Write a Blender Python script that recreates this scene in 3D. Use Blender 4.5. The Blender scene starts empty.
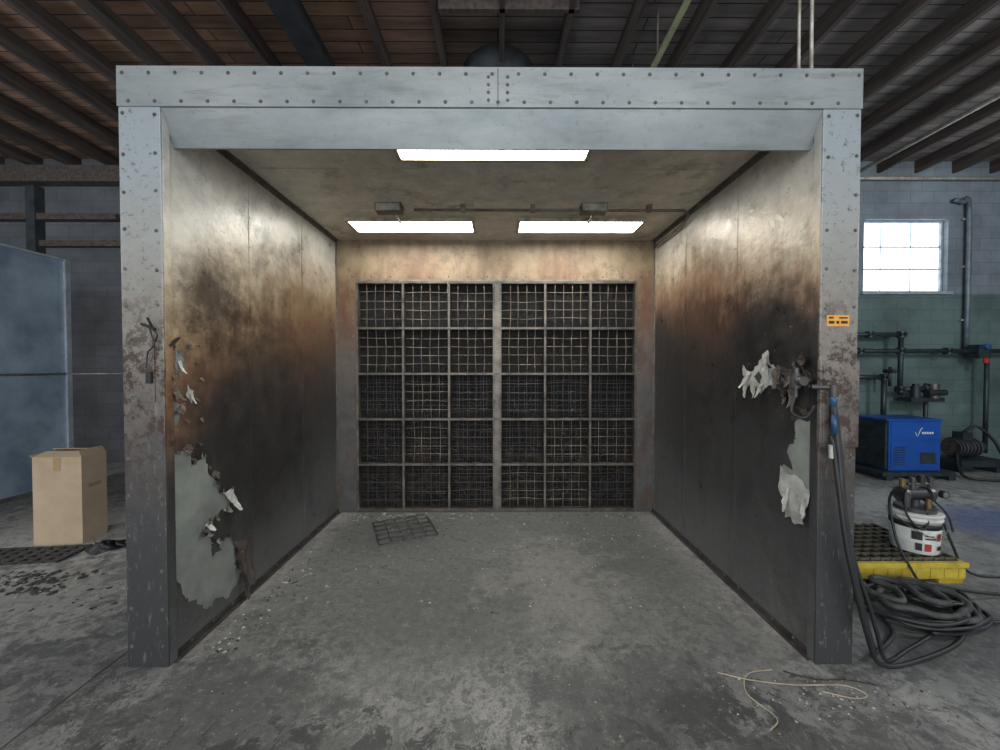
import bpy, math, random
from mathutils import Vector, Matrix
random.seed(7)
S=bpy.context.scene
def L(r,g,b):
    f=lambda c:(c/255/12.92) if c/255<=0.04045 else ((c/255+0.055)/1.055)**2.4
    return (f(r),f(g),f(b),1)
# ---------------------------------------------------------------- node helpers
class N:
    def __init__(s,name):
        s.m=bpy.data.materials.new(name); s.m.use_nodes=True
        s.t=s.m.node_tree; s.b=s.t.nodes['Principled BSDF']
        g=s.n('ShaderNodeNewGeometry'); s.pos=g.outputs['Position']
    def n(s,ty,**k):
        x=s.t.nodes.new(ty)
        for a,v in k.items(): setattr(x,a,v)
        return x
    def link(s,a,b): s.t.links.new(a,b)
    def put(s,inp,v):
        if hasattr(v,'is_output') or isinstance(v,bpy.types.NodeSocket): s.link(v,inp)
        else: inp.default_value=v
    def math(s,op,a,b=0.0,c=None):
        x=s.n('ShaderNodeMath',operation=op); s.put(x.inputs[0],a); s.put(x.inputs[1],b)
        if c is not None: s.put(x.inputs[2],c)
        return x.outputs[0]
    def noise(s,scale=5,detail=4,rough=.6,vec=None,stretch=None,dist=0.0):
        v=vec or s.pos
        if stretch:
            mp=s.n('ShaderNodeMapping'); mp.inputs['Scale'].default_value=stretch; s.link(v,mp.inputs[0]); v=mp.outputs[0]
        x=s.n('ShaderNodeTexNoise'); x.inputs['Scale'].default_value=scale; x.inputs['Detail'].default_value=detail
        x.inputs['Roughness'].default_value=rough; x.inputs['Distortion'].default_value=dist
        s.link(v,x.inputs['Vector']); return x.outputs['Fac']
    def ramp(s,fac,stops):
        x=s.n('ShaderNodeValToRGB'); e=x.color_ramp.elements
        while len(e)<len(stops): e.new(.5)
        for i,(p,c) in enumerate(stops):
            e[i].position=p; e[i].color=c if len(c)==4 else (*c,1)
        s.link(fac,x.inputs[0]); return x.outputs[0]
    def rng(s,v,a,b,c=0.0,d=1.0):
        x=s.n('ShaderNodeMapRange'); x.interpolation_type='SMOOTHSTEP'
        s.link(v,x.inputs[0])
        for i,q in enumerate((a,b,c,d)): x.inputs[i+1].default_value=q
        return x.outputs[0]
    def mix(s,f,a,b,blend='MIX'):
        x=s.n('ShaderNodeMix',data_type='RGBA',blend_type=blend)
        s.put(x.inputs[0],f); s.put(x.inputs[6],a); s.put(x.inputs[7],b); return x.outputs[2]
    def xyz(s,v=None):
        x=s.n('ShaderNodeSeparateXYZ'); s.link(v or s.pos,x.inputs[0]); return x.outputs
    def dist(s,c,sc=(1,1,1)):
        mp=s.n('ShaderNodeMapping'); mp.inputs['Scale'].default_value=sc
        mp.inputs['Location'].default_value=tuple(-a*b for a,b in zip(c,sc)); s.link(s.pos,mp.inputs[0])
        x=s.n('ShaderNodeVectorMath',operation='LENGTH'); s.link(mp.outputs[0],x.inputs[0]); return x.outputs['Value']
    def bump(s,h,st=.2,d=.01):
        x=s.n('ShaderNodeBump'); x.inputs['Strength'].default_value=st; x.inputs['Distance'].default_value=d
        s.link(h,x.inputs['Height']); s.link(x.outputs[0],s.b.inputs['Normal'])
    def fin(s,col,rough=.6,metal=0.0,spec=None):
        s.put(s.b.inputs['Base Color'],col); s.put(s.b.inputs['Roughness'],rough); s.put(s.b.inputs['Metallic'],metal)
        if spec is not None: s.b.inputs['Specular IOR Level'].default_value=spec
        return s.m
def pm(name,c1,c2=None,scale=8,rough=.6,metal=0,bump=.0,stretch=None,lo=.35,hi=.65):
    m=N(name); c2=c2 or tuple(c*.75 for c in c1[:3])+(1,)
    f=m.noise(scale,5,.65,stretch=stretch)
    col=m.ramp(f,[(lo,c1),(hi,c2)])
    if bump: m.bump(f,bump,.02)
    return m.fin(col,rough,metal)
def emis(name,c,st):
    m=N(name); m.b.inputs['Emission Color'].default_value=c; m.b.inputs['Emission Strength'].default_value=st
    f=m.noise(3,2); return m.fin(m.ramp(f,[(0,c),(1,c)]),.4)

# ---------------------------------------------------------------- materials
def soot_wall(name,slope,stops,blobs,namp=.9,rough=.36,metal=.2,streak=.0):
    m=N(name); o=m.xyz(); z=o[2]; y=o[1]
    n1=m.noise(1.7,5,.6); n2=m.noise(7,5,.7); n3=m.noise(5,4,.6,stretch=(3,3,.35)); n4=m.noise(45,3,.7)
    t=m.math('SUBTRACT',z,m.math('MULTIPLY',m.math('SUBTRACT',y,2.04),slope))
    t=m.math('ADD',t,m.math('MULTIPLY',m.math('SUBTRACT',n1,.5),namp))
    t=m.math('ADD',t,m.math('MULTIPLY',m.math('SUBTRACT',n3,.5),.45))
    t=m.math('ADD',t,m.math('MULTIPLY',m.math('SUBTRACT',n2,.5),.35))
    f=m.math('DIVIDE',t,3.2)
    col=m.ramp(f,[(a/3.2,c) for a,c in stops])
    for c,r0,r1,cc,am in blobs:
        d=m.math('ADD',m.dist(c),m.math('MULTIPLY',m.math('SUBTRACT',n2,.5),.4))
        w=m.math('MULTIPLY',m.rng(d,r0,r1,1,0),am)
        col=m.mix(w,col,cc)
    if streak:
        s1=m.noise(9,4,.6,stretch=(1,1,.3))
        w=m.math('MULTIPLY',m.rng(s1,.46,.66),m.rng(z,2.4,2.75,streak,streak*.6))
        col=m.mix(w,col,L(82,54,36))
    col=m.mix(.6,col,m.ramp(n2,[(.3,(.55,.55,.55)),(.7,(1.25,1.23,1.2))]),'MULTIPLY')
    bl=m.rng(m.noise(3.2,6,.75),.53,.66)
    col=m.mix(m.math('MULTIPLY',bl,.4),col,L(56,50,46))
    sp=m.rng(m.noise(22,4,.75),.62,.68)
    col=m.mix(m.math('MULTIPLY',sp,.45),col,L(46,38,33))
    sp2=m.rng(m.noise(60,2,.6),.70,.73)
    col=m.mix(m.math('MULTIPLY',sp2,.35),col,L(185,182,172))
    m.bump(m.math('ADD',m.math('MULTIPLY',n1,3.0),m.math('ADD',m.math('MULTIPLY',n4,.12),m.math('MULTIPLY',n2,.35))),.5,.012)
    return m.fin(col,m.ramp(n2,[(.3,(rough-.1,)*3),(.7,(rough+.14,)*3)]),metal)
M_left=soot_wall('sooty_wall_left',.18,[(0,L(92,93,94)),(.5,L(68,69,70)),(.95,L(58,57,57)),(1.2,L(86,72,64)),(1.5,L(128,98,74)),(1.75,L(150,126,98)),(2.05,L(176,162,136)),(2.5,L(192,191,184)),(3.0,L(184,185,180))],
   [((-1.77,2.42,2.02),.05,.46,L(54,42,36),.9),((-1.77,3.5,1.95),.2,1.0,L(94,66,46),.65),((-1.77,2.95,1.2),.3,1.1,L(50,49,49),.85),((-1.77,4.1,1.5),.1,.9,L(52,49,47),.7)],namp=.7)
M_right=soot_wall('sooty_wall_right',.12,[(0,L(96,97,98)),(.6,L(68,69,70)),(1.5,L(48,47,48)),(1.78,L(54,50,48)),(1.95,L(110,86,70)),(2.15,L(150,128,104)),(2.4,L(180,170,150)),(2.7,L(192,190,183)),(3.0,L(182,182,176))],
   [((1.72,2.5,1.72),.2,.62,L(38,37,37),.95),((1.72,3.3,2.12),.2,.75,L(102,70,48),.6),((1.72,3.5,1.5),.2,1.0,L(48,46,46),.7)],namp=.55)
M_back=soot_wall('sooty_wall_back',0,[(0,L(80,80,80)),(1.4,L(84,81,79)),(2.0,L(100,87,76)),(2.4,L(132,110,88)),(2.7,L(150,132,106)),(3.0,L(138,124,102))],
   [((-.9,4.25,2.62),.05,.5,L(112,78,52),.65),((.7,4.25,2.62),.05,.45,L(112,78,52),.6),((-1.7,4.25,2.3),.05,.6,L(96,68,48),.7),((1.65,4.25,2.3),.05,.6,L(96,68,48),.7)],namp=.35,rough=.5,streak=.6,metal=.1)
M_bceil=soot_wall('stained_booth_ceiling',0,[(0,L(190,188,178)),(2.7,L(200,197,186)),(3.2,L(210,206,196))],
   [((-1.2,4.2,3),.1,.9,L(150,120,92),.5),((1.3,4.2,3),.1,.9,L(150,122,96),.4)],namp=1.4,rough=.4,metal=.1)
def post_mat(name,top):
    m=N(name); o=m.xyz(); n1=m.noise(3,5,.65); n2=m.noise(16,5,.75); n4=m.noise(60,3)
    t=m.math('ADD',o[2],m.math('MULTIPLY',m.math('SUBTRACT',n1,.5),.8))
    t=m.math('ADD',t,m.math('MULTIPLY',m.math('SUBTRACT',n2,.5),.6))
    col=m.ramp(m.math('DIVIDE',t,3.2),[(0,L(60,61,62)),(.2,L(64,65,66)),(.36,L(82,78,75)),(.46,L(112,103,95)),(.58,L(132,127,118)),(.72,L(150,151,147)),(.85,top),(1,top)])
    w=m.rng(m.dist((0,2,1.45),(0,0,1.5)),.2,1.1,1,0)
    sp=m.math('MULTIPLY',m.rng(m.noise(11,6,.8),.48,.56),w)
    col=m.mix(sp,col,L(68,52,44))
    sp=m.math('MULTIPLY',m.rng(m.noise(26,6,.8),.56,.62),.65)
    col=m.mix(sp,col,L(58,57,56))
    sp=m.math('MULTIPLY',m.rng(m.noise(18,5,.8,stretch=(3,1,.5)),.58,.64),.35)
    col=m.mix(sp,col,L(150,146,138))
    m.bump(m.math('ADD',n2,m.math('MULTIPLY',n4,.3)),.35,.008)
    return m.fin(col,.48,.25)
M_post=post_mat('weathered_post_steel',L(150,158,162))
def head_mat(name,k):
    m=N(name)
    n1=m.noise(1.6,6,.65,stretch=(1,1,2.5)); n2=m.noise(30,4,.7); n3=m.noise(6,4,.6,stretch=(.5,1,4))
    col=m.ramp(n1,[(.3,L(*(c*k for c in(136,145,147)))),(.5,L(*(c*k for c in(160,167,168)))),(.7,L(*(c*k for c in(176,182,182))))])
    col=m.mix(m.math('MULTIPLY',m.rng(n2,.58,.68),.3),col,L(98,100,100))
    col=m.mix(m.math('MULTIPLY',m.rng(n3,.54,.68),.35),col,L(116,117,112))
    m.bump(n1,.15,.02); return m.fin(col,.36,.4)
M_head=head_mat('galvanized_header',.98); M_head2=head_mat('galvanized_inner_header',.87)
M_bolt=pm('bolt_steel',L(120,120,118),L(84,82,78),40,.4,.5)
M_edge=pm('angle_steel',L(130,126,118),L(88,82,76),12,.5,.4)
M_edged=pm('sooty_angle_steel',L(78,76,75),L(50,48,47),12,.5,.3)
M_frame=pm('filter_frame_steel',L(104,96,87),L(56,52,49),7,.5,.3)
M_mull=pm('filter_mullion_steel',L(112,105,96),L(76,71,66),7,.5,.3)
M_wire=pm('filter_wire',L(132,122,108),L(72,66,58),10,.5,.3)
m=N('filter_media'); o=m.xyz(); n=m.noise(24,6,.8); n0=m.noise(2.2,3,.6); n5=m.noise(7,6,.8)
c=m.ramp(n,[(.35,L(8,8,9)),(.55,L(22,21,20)),(.75,L(66,60,54))]); c=m.mix(m.rng(n0,.42,.6),c,L(13,12,12))
lw=m.math('MULTIPLY',m.rng(o[2],.3,1.4,1,0),m.rng(n5,.46,.62)); c=m.mix(m.math('MULTIPLY',lw,.7),c,L(66,54,46)); m.bump(n,.8,.03); M_media=m.fin(c,.95)
M_tube=emis('booth_light_lens',(1,.975,.91,1),15.5)
M_fix=pm('fixture_frame',L(196,190,172),L(140,130,110),10,.5,.2)
M_cond=pm('conduit_steel',L(176,174,164),L(130,120,104),12,.45,.2)
# floor
m=N('stained_concrete'); o=m.xyz(); na=m.noise(.9,6,.65); nb=m.noise(3.0,9,.78); nc=m.noise(20,7,.82); nd=m.noise(90,3,.7); ne=m.noise(8,8,.78,dist=.5)
col=m.ramp(na,[(.3,L(108,108,106)),(.5,L(132,132,128)),(.72,L(160,159,153))])
col=m.mix(m.math('MULTIPLY',m.rng(nb,.48,.58),.55),col,L(80,81,80))
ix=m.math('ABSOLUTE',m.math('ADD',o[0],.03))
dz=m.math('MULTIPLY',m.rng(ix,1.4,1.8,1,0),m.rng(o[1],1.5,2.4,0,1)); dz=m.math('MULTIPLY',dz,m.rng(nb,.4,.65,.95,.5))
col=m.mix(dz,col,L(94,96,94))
fr=m.rng(o[1],1.6,3.2,1,.3)
k1=m.math('MULTIPLY',m.rng(ne,.49,.55),m.math('MULTIPLY',m.rng(na,.36,.5),fr)); col=m.mix(m.math('MULTIPLY',k1,.65),col,L(56,57,57))
def stain_sheen(col,c,sc,amp,r0,r1,am,cc,nz):
    st=m.math('ADD',m.dist(c,sc),m.math('MULTIPLY',m.math('SUBTRACT',nz,.5),amp))
    return m.mix(m.math('MULTIPLY',m.rng(st,r0,r1,1,0),am),col,cc)
col=stain_sheen(col,(.70,1.85,0),(1.3,2.4,1),5,.5,.8,.68,L(52,53,53),ne)
col=stain_sheen(col,(-.75,1.38,0),(1.0,3.0,1),5,.65,.9,.85,L(34,35,35),ne)
col=stain_sheen(col,(-1.3,1.75,0),(1.5,2.0,1),5,.6,.9,.6,L(54,55,54),nb)
col=stain_sheen(col,(1.2,1.45,0),(1.3,2.2,1),5,.6,.9,.7,L(46,47,47),ne)
col=stain_sheen(col,(.5,1.55,0),(2.2,4,1),4,.4,.9,.6,L(44,45,45),nb)
col=stain_sheen(col,(.95,1.75,0),(2.2,3.4,1),3,.35,.6,.7,L(50,50,50),ne)
col=stain_sheen(col,(-.2,2.6,0),(.9,1.2,1),5,.4,.7,.4,L(66,67,66),ne)
col=stain_sheen(col,(-1.0,3.7,0),(1.2,1.6,1),4,.3,.8,.5,L(60,60,60),ne)
col=stain_sheen(col,(.95,3.2,0),(1.4,1.4,1),5,.4,.8,.4,L(62,63,62),ne)
col=stain_sheen(col,(-2.6,1.9,0),(.6,1.2,1),5,.3,.8,.5,L(70,70,70),nb)
col=stain_sheen(col,(.45,2.9,0),(1.2,.8,1),4,.1,.8,.4,L(142,142,134),nb)  # bright sheen mid-booth, painted into the concrete colour
col=stain_sheen(col,(.1,1.30,0),(2.2,3.0,1),4,.2,.7,.6,L(166,165,157),ne)
col=stain_sheen(col,(-4.2,3.9,0),(.6,.9,1),4,.4,1.0,.7,L(200,195,184),ne)
col=stain_sheen(col,(-3.3,2.7,0),(.8,1.2,1),4,.3,.9,.5,L(176,172,162),ne)
col=stain_sheen(col,(4.6,4.6,0),(.5,1.2,1),4,.3,.9,.55,L(176,178,174),ne)
col=stain_sheen(col,(5.3,3.9,0),(1,1.4,1),.6,.3,1.1,.75,L(60,78,128),nb)  # blue reflection on the right, painted into the floor colour
col=stain_sheen(col,(3.0,2.2,0),(.9,1.5,1),3,.2,.9,.5,L(66,66,66),ne)
col=m.mix(m.math('MULTIPLY',m.rng(nc,.52,.60),.55),col,L(60,61,60))
col=m.mix(m.math('MULTIPLY',m.rng(nc,.36,.44,1,0),.28),col,L(182,181,172))
col=m.mix(m.math('MULTIPLY',m.rng(nd,.66,.70),.45),col,L(200,198,190))
col=m.mix(m.math('MULTIPLY',m.rng(nd,.30,.34,1,0),.45),col,L(48,48,48))
jx=m.math('ADD',m.math('ABSOLUTE',m.math('ADD',o[0],2.09)),m.math('MULTIPLY',m.math('SUBTRACT',nc,.5),.006))
col=m.mix(m.rng(jx,.003,.010,.8,0),col,L(44,44,44))
m.bump(m.math('ADD',nc,m.math('MULTIPLY',nb,1.0)),.35,.012)
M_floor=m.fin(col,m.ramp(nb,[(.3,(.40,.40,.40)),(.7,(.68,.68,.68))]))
# block walls
def block_mat(name,up,low,split,axis=0):
    m=N(name); o=m.xyz(); cb=m.n('ShaderNodeCombineXYZ'); m.link(o[axis],cb.inputs[0]); m.link(o[2],cb.inputs[1])
    br=m.n('ShaderNodeTexBrick'); m.link(cb.outputs[0],br.inputs['Vector']); br.inputs['Scale'].default_value=1
    br.inputs['Brick Width'].default_value=.4; br.inputs['Row Height'].default_value=.2; br.inputs['Mortar Size'].default_value=.006
    br.inputs['Color1'].default_value=(1,1,1,1); br.inputs['Color2'].default_value=(.86,.86,.86,1); br.inputs['Mortar'].default_value=(.68,.68,.68,1)
    n=m.noise(1.3,5,.6); n2=m.noise(14,4,.7)
    w=m.rng(o[2],split-.01,split+.01)
    col=m.mix(w,low,up)
    col=m.mix(1,col,m.ramp(n,[(.3,(.55,.55,.55)),(.7,(1.15,1.15,1.15))]),'MULTIPLY')
    col=m.mix(1,col,br.outputs['Color'],'MULTIPLY')
    m.bump(m.math('ADD',br.outputs['Fac'],m.math('MULTIPLY',n2,-.3)),-.5,.01)
    return m.fin(col,.8)
M_blockR=block_mat('painted_block_wall',L(118,127,134),L(88,106,104),2.86)
M_blockL=block_mat('grey_block_wall',L(92,96,100),L(84,84,86),2.9)
M_blockS=block_mat('side_block_wall',L(110,118,122),L(92,112,108),2.86,1)
def deck_mat():
    m=N('wood_deck'); o=m.xyz()
    cb=m.n('ShaderNodeCombineXYZ'); m.link(o[0],cb.inputs[0]); m.link(o[1],cb.inputs[1])
    br=m.n('ShaderNodeTexBrick'); m.link(cb.outputs[0],br.inputs['Vector']); br.inputs['Scale'].default_value=1
    br.inputs['Brick Width'].default_value=3; br.inputs['Row Height'].default_value=.15; br.inputs['Mortar Size'].default_value=.006
    br.inputs['Color1'].default_value=L(150,118,96); br.inputs['Color2'].default_value=L(118,92,76); br.inputs['Mortar'].default_value=L(38,30,26)
    br2=m.rng(o[0],-1.6,1.0)
    hs=m.n('ShaderNodeHueSaturation'); hs.inputs['Saturation'].default_value=.3; hs.inputs['Value'].default_value=.7; m.link(br.outputs['Color'],hs.inputs['Color'])
    col=m.mix(br2,br.outputs['Color'],hs.outputs[0])
    n=m.noise(3,5,.7,stretch=(.4,3,1)); col=m.mix(1,col,m.ramp(n,[(.3,(.5,.5,.5)),(.7,(1.3,1.3,1.3))]),'MULTIPLY')
    return m.fin(col,.8)
M_deck=deck_mat()
M_joist=pm('dark_joist_wood',L(84,74,68),L(52,46,43),4,.8,0,.2,stretch=(5,.4,5))
M_beam=pm('painted_steel_beam',L(62,66,70),L(40,42,44),5,.6,.2)
M_winf=pm('window_frame_paint',L(150,160,168),L(110,120,126),8,.6)
m=N('window_glass'); o=m.xyz(); n=m.noise(3,3,.5)
c=m.ramp(n,[(.35,(.74,.87,1,1)),(.6,(.94,.98,1,1))]); m.link(c,m.b.inputs['Emission Color']); m.b.inputs['Emission Strength'].default_value=2.4; M_wing=m.fin(c,.3)
M_galv=pm('partition_galvanized',L(170,186,200),L(124,140,156),1.6,.34,.2,.06)
M_galvf=pm('partition_flange',L(190,198,202),L(150,160,168),6,.4,.3)
M_card=pm('cardboard',L(182,162,136),L(166,146,120),3,.85)
M_card2=pm('cardboard_inside',L(158,134,104),L(140,118,90),3,.9)
M_tape=pm('packing_tape',L(166,138,100),L(156,130,92),3,.35)
M_black=pm('black_rubber',L(34,34,35),L(22,22,23),12,.55)
M_hose=pm('black_hose_rubber',L(44,44,46),L(28,28,30),12,.5)
M_hosed=pm('dusty_hose_rubber',L(80,80,78),L(48,48,48),12,.7)
M_blueh=pm('blue_fitting',L(40,84,124),L(30,60,90),12,.4)
M_brass=pm('brass_fitting',L(140,116,76),L(96,78,54),20,.4,.6)
M_dkst=pm('dark_pipe_steel',L(50,60,66),L(32,38,42),8,.5,.3)
M_pipeg=pm('grey_pipe',L(104,116,122),L(80,90,96),8,.5,.2)
M_peelg=pm('bare_primer',L(138,143,138),L(108,112,108),3.5,.5,.15)
M_peelw=pm('peeled_paint_film',L(178,180,174),L(132,133,128),9,.5,.0)
M_peelb=pm('sooty_paint_film',L(86,74,66),L(46,42,40),9,.6,.0)
M_blue=pm('blue_enamel',L(24,74,150),L(18,60,130),2,.35)
M_white=pm('white_enamel',L(206,206,200),L(168,168,162),7,.5)
M_label=pm('label_black',L(34,34,38),L(24,24,26),7,.5)
M_red=pm('red_paint',L(170,52,42),L(130,42,34),7,.5)
M_yel=pm('yellow_poly',L(206,182,62),L(160,140,50),5,.55)
M_slat=pm('grate_slat_poly',L(86,80,58),L(54,52,46),7,.6)
M_orange=pm('inspection_label',L(224,160,60),L(210,144,50),30,.5)
M_ygr=pm('aged_fixture_enamel',L(178,184,140),L(148,154,116),8,.5)
M_wireT=pm('tan_wire',L(176,164,140),L(140,128,108),12,.5)
M_chip=pm('paint_chip',L(186,184,176),L(132,130,124),30,.7)
M_chipd=pm('dark_chip',L(48,48,48),L(72,70,66),30,.8)
M_alum=pm('pump_aluminium',L(104,100,96),L(58,56,54),12,.4,.5)

# ---------------------------------------------------------------- mesh builder
class B:
    def __init__(s,name,parent=None):
        s.name=name; s.v=[]; s.f=[]; s.fm=[]; s.sm=[]; s.mats=[]; s.parent=parent; s.X=None
    def mi(s,m):
        if m not in s.mats: s.mats.append(m)
        return s.mats.index(m)
    def add(s,vs,fs,m,smooth=False):
        o=len(s.v); i=s.mi(m)
        if s.X: vs=[s.X@Vector(v) for v in vs]
        s.v+= [tuple(v) for v in vs]
        for f in fs: s.f.append([a+o for a in f]); s.fm.append(i); s.sm.append(smooth)
    def box(s,x0,x1,y0,y1,z0,z1,m):
        vs=[(x,y,z) for x in(x0,x1) for y in(y0,y1) for z in(z0,z1)]
        s.add(vs,[(0,1,3,2),(4,6,7,5),(0,4,5,1),(2,3,7,6),(0,2,6,4),(1,5,7,3)],m)
    def cyl(s,a,b,r0,m,r1=None,seg=12,smooth=True):
        a=Vector(a);b=Vector(b); r1=r0 if r1 is None else r1
        d=(b-a).normalized(); u=d.orthogonal().normalized(); w=d.cross(u); vs=[];fs=[]
        for p,r in((a,r0),(b,r1)):
            for i in range(seg):
                t=2*math.pi*i/seg; vs.append(p+u*math.cos(t)*r+w*math.sin(t)*r)
        for i in range(seg): j=(i+1)%seg; fs.append((i,j,seg+j,seg+i))
        s.add(vs,fs,m,smooth)
        s.add(vs,[tuple(range(seg))[::-1],tuple(range(seg,2*seg))],m,False)
    def tube(s,pts,r,m,seg=8,closed=False,sub=6):
        P=[Vector(p) for p in pts]
        if sub>1 and len(P)>2:
            Q=[]; n=len(P)
            for i in range(n if closed else n-1):
                p0=P[(i-1)%n] if (closed or i>0) else P[0]*2-P[1]
                p1=P[i]; p2=P[(i+1)%n]; p3=P[(i+2)%n] if (closed or i+2<n) else P[-1]*2-P[-2]
                for k in range(sub):
                    t=k/sub
                    Q.append(.5*((2*p1)+(p2-p0)*t+(2*p0-5*p1+4*p2-p3)*t*t+(3*p1-p0-3*p2+p3)*t**3))
            if not closed: Q.append(P[-1])
            P=Q
        n=len(P); vs=[];fs=[]; u=None
        for i in range(n):
            a=P[(i-1)%n] if (closed or i>0) else P[i]; b=P[(i+1)%n] if (closed or i<n-1) else P[i]
            d=(b-a)
            d=d.normalized() if d.length>1e-9 else Vector((0,0,1))
            if u is None: u=d.orthogonal().normalized()
            else:
                u=u-d*u.dot(d); u=u.normalized() if u.length>1e-6 else d.orthogonal().normalized()
            w=d.cross(u)
            for k in range(seg):
                t=2*math.pi*k/seg; vs.append(P[i]+u*math.cos(t)*r+w*math.sin(t)*r)
        for i in range(n if closed else n-1):
            for k in range(seg):
                a=i*seg+k;b=i*seg+(k+1)%seg; c=((i+1)%n)*seg+(k+1)%seg; e=((i+1)%n)*seg+k
                fs.append((a,b,c,e))
        if not closed:
            fs.append(tuple(range(seg))[::-1]); fs.append(tuple(range((n-1)*seg,n*seg)))
        s.add(vs,fs,m,True)
    def lathe(s,c,prof,m,seg=28):
        vs=[];fs=[];n=len(prof)
        for r,z in prof:
            for i in range(seg):
                t=2*math.pi*i/seg; vs.append((c[0]+r*math.cos(t),c[1]+r*math.sin(t),c[2]+z))
        for j in range(n-1):
            for i in range(seg): k=(i+1)%seg; fs.append((j*seg+i,j*seg+k,(j+1)*seg+k,(j+1)*seg+i))
        fs.append(tuple(range(seg))[::-1]); fs.append(tuple(range((n-1)*seg,n*seg)))
        s.add(vs,fs,m,True)
    def bolt(s,p,d,r,m,h=None):
        p=Vector(p); d=Vector(d); h=h or r*.7
        s.cyl(p,p+d*h*.3,r*1.35,m,seg=10,smooth=False)
        s.cyl(p+d*h*.3,p+d*h,r,m,r1=r*.75,seg=6,smooth=False)
    def patch(s,pts,plane,off,m,jit=.012,th=.002,sgn=1):
        out=[];n=len(pts)
        for i in range(n):
            a=pts[i];b=pts[(i+1)%n]; l=math.hypot(a[0]-b[0],a[1]-b[1]); k=max(2,int(l/.02))
            ox=oy=0
            for j in range(k):
                t=j/k; ox=ox*.4+random.uniform(-jit,jit); oy=oy*.4+random.uniform(-jit,jit)
                out.append((a[0]+(b[0]-a[0])*t+ox,a[1]+(b[1]-a[1])*t+oy))
        n=len(out)
        vs=[(plane+sgn*off,y,z) for y,z in out]+[(plane+sgn*(off-th),y,z) for y,z in out]
        fs=[tuple(range(n))]+[(i,(i+1)%n,n+(i+1)%n,n+i) for i in range(n)]
        s.add(vs,fs,m)
    def flake(s,o,along,normal,L_,W,curl,m,taper=.3,n=9):
        o=Vector(o);a=Vector(along).normalized();nn=Vector(normal).normalized(); side=a.cross(nn)
        p=o.copy(); vs=[];fs=[]; K=5; sh=random.uniform(-.3,.3)
        for i in range(n+1):
            t=i/n; wl=W*(1-(1-taper)*t)*random.uniform(.7,1.2)/2; wr=W*(1-(1-taper)*t)*random.uniform(.7,1.2)/2
            for k in range(K):
                q=k/(K-1); off=-wl+(wl+wr)*q
                vs.append(p+side*(off+sh*W*t)+nn*(W*random.uniform(0,.10)*(1 if i>0 else 0)+abs(off)*.25*t))
            ang=curl*t; p=p+(a*math.cos(ang)+nn*math.sin(ang))*(L_/n)
        for i in range(n):
            for k in range(K-1):
                b=i*K+k; fs.append((b,b+1,b+K+1,b+K))
        s.add(vs,fs,m,False)
    def done(s,bevel=0,solid=0):
        me=bpy.data.meshes.new(s.name); me.from_pydata(s.v,[],s.f)
        for m in s.mats: me.materials.append(m)
        me.polygons.foreach_set('material_index',s.fm); me.polygons.foreach_set('use_smooth',s.sm)
        me.update(); ob=bpy.data.objects.new(s.name,me); S.collection.objects.link(ob)
        if s.parent: ob.parent=s.parent
        if bevel:
            q=ob.modifiers.new('b','BEVEL'); q.width=bevel; q.segments=2; q.limit_method='ANGLE'; q.angle_limit=math.radians(50)
        return ob
def empty(name,loc=(0,0,0)):
    e=bpy.data.objects.new(name,None); e.empty_display_size=.2; S.collection.objects.link(e); return e

# ================================================================ ROOM
RX0,RX1,RY0,RY1,RZ=-10.5,10.5,-6,6.55,5.1
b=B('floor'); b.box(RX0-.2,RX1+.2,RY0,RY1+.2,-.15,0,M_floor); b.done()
b=B('ceiling'); b.box(RX0-.2,RX1+.2,RY0,RY1+.2,RZ,RZ+.12,M_deck); b.done()
WX0,WX1,WZ0,WZ1=6.22,7.66,2.90,4.13
b=B('wall_back')
b.box(0,WX0,RY1,RY1+.2,0,RZ,M_blockR); b.box(WX1,RX1+.2,RY1,RY1+.2,0,RZ,M_blockR)
b.box(WX0,WX1,RY1,RY1+.2,0,WZ0,M_blockR); b.box(WX0,WX1,RY1,RY1+.2,WZ1,RZ,M_blockR)
b.box(RX0-.2,0,RY1,RY1+.2,0,RZ,M_blockL); b.done()
b=B('wall_left'); b.box(RX0-.2,RX0,RY0,RY1,0,RZ,M_blockS); b.done()
b=B('wall_right'); b.box(RX1,RX1+.2,RY0,RY1,0,RZ,M_blockS); b.done()
b=B('window_1')
f=.03
b.box(WX0,WX1,RY1+.08,RY1+.14,WZ0,WZ0+f,M_winf); b.box(WX0,WX1,RY1+.08,RY1+.14,WZ1-f,WZ1,M_winf)
b.box(WX0,WX0+f,RY1+.08,RY1+.14,WZ0+f,WZ1-f,M_winf); b.box(WX1-f,WX1,RY1+.08,RY1+.14,WZ0+f,WZ1-f,M_winf)
for t in(.27,.63):
    x=WX0+(WX1-WX0)*t; b.box(x-.004,x+.004,RY1+.10,RY1+.115,WZ0+f,WZ1-f,M_winf)
for t in(.33,.64):
    z=WZ0+(WZ1-WZ0)*t; b.box(WX0+f,WX1-f,RY1+.09,RY1+.12,z-.011,z+.011,M_winf)
b.box(WX0+f,WX1-f,RY1+.12,RY1+.125,WZ0+f,WZ1-f,M_wing)
b.box(WX0-.05,WX1+.05,RY1-.05,RY1+.08,WZ0-.05,WZ0,M_winf)
b.done()
b=B('ceiling_joists')
x=-10.2
while x<10.4:
    if abs(x+1.9)>.2: b.box(x-.025,x+.025,RY0,RY1,RZ-.2,RZ,M_joist)
    x+=.64
b.box(-2.0,-1.8,RY0,RY1,RZ-.34,RZ-.26,M_beam);b.box(-1.92,-1.88,RY0,RY1,RZ-.26,RZ,M_beam)
b.done()
b=B('ceiling_bridging_board'); b.box(-.55,.75,5.35,5.4,RZ-.24,RZ-.02,M_joist); b.box(-.55,.75,3.6,3.64,RZ-.2,RZ-.1,M_joist); b.done()
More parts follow.
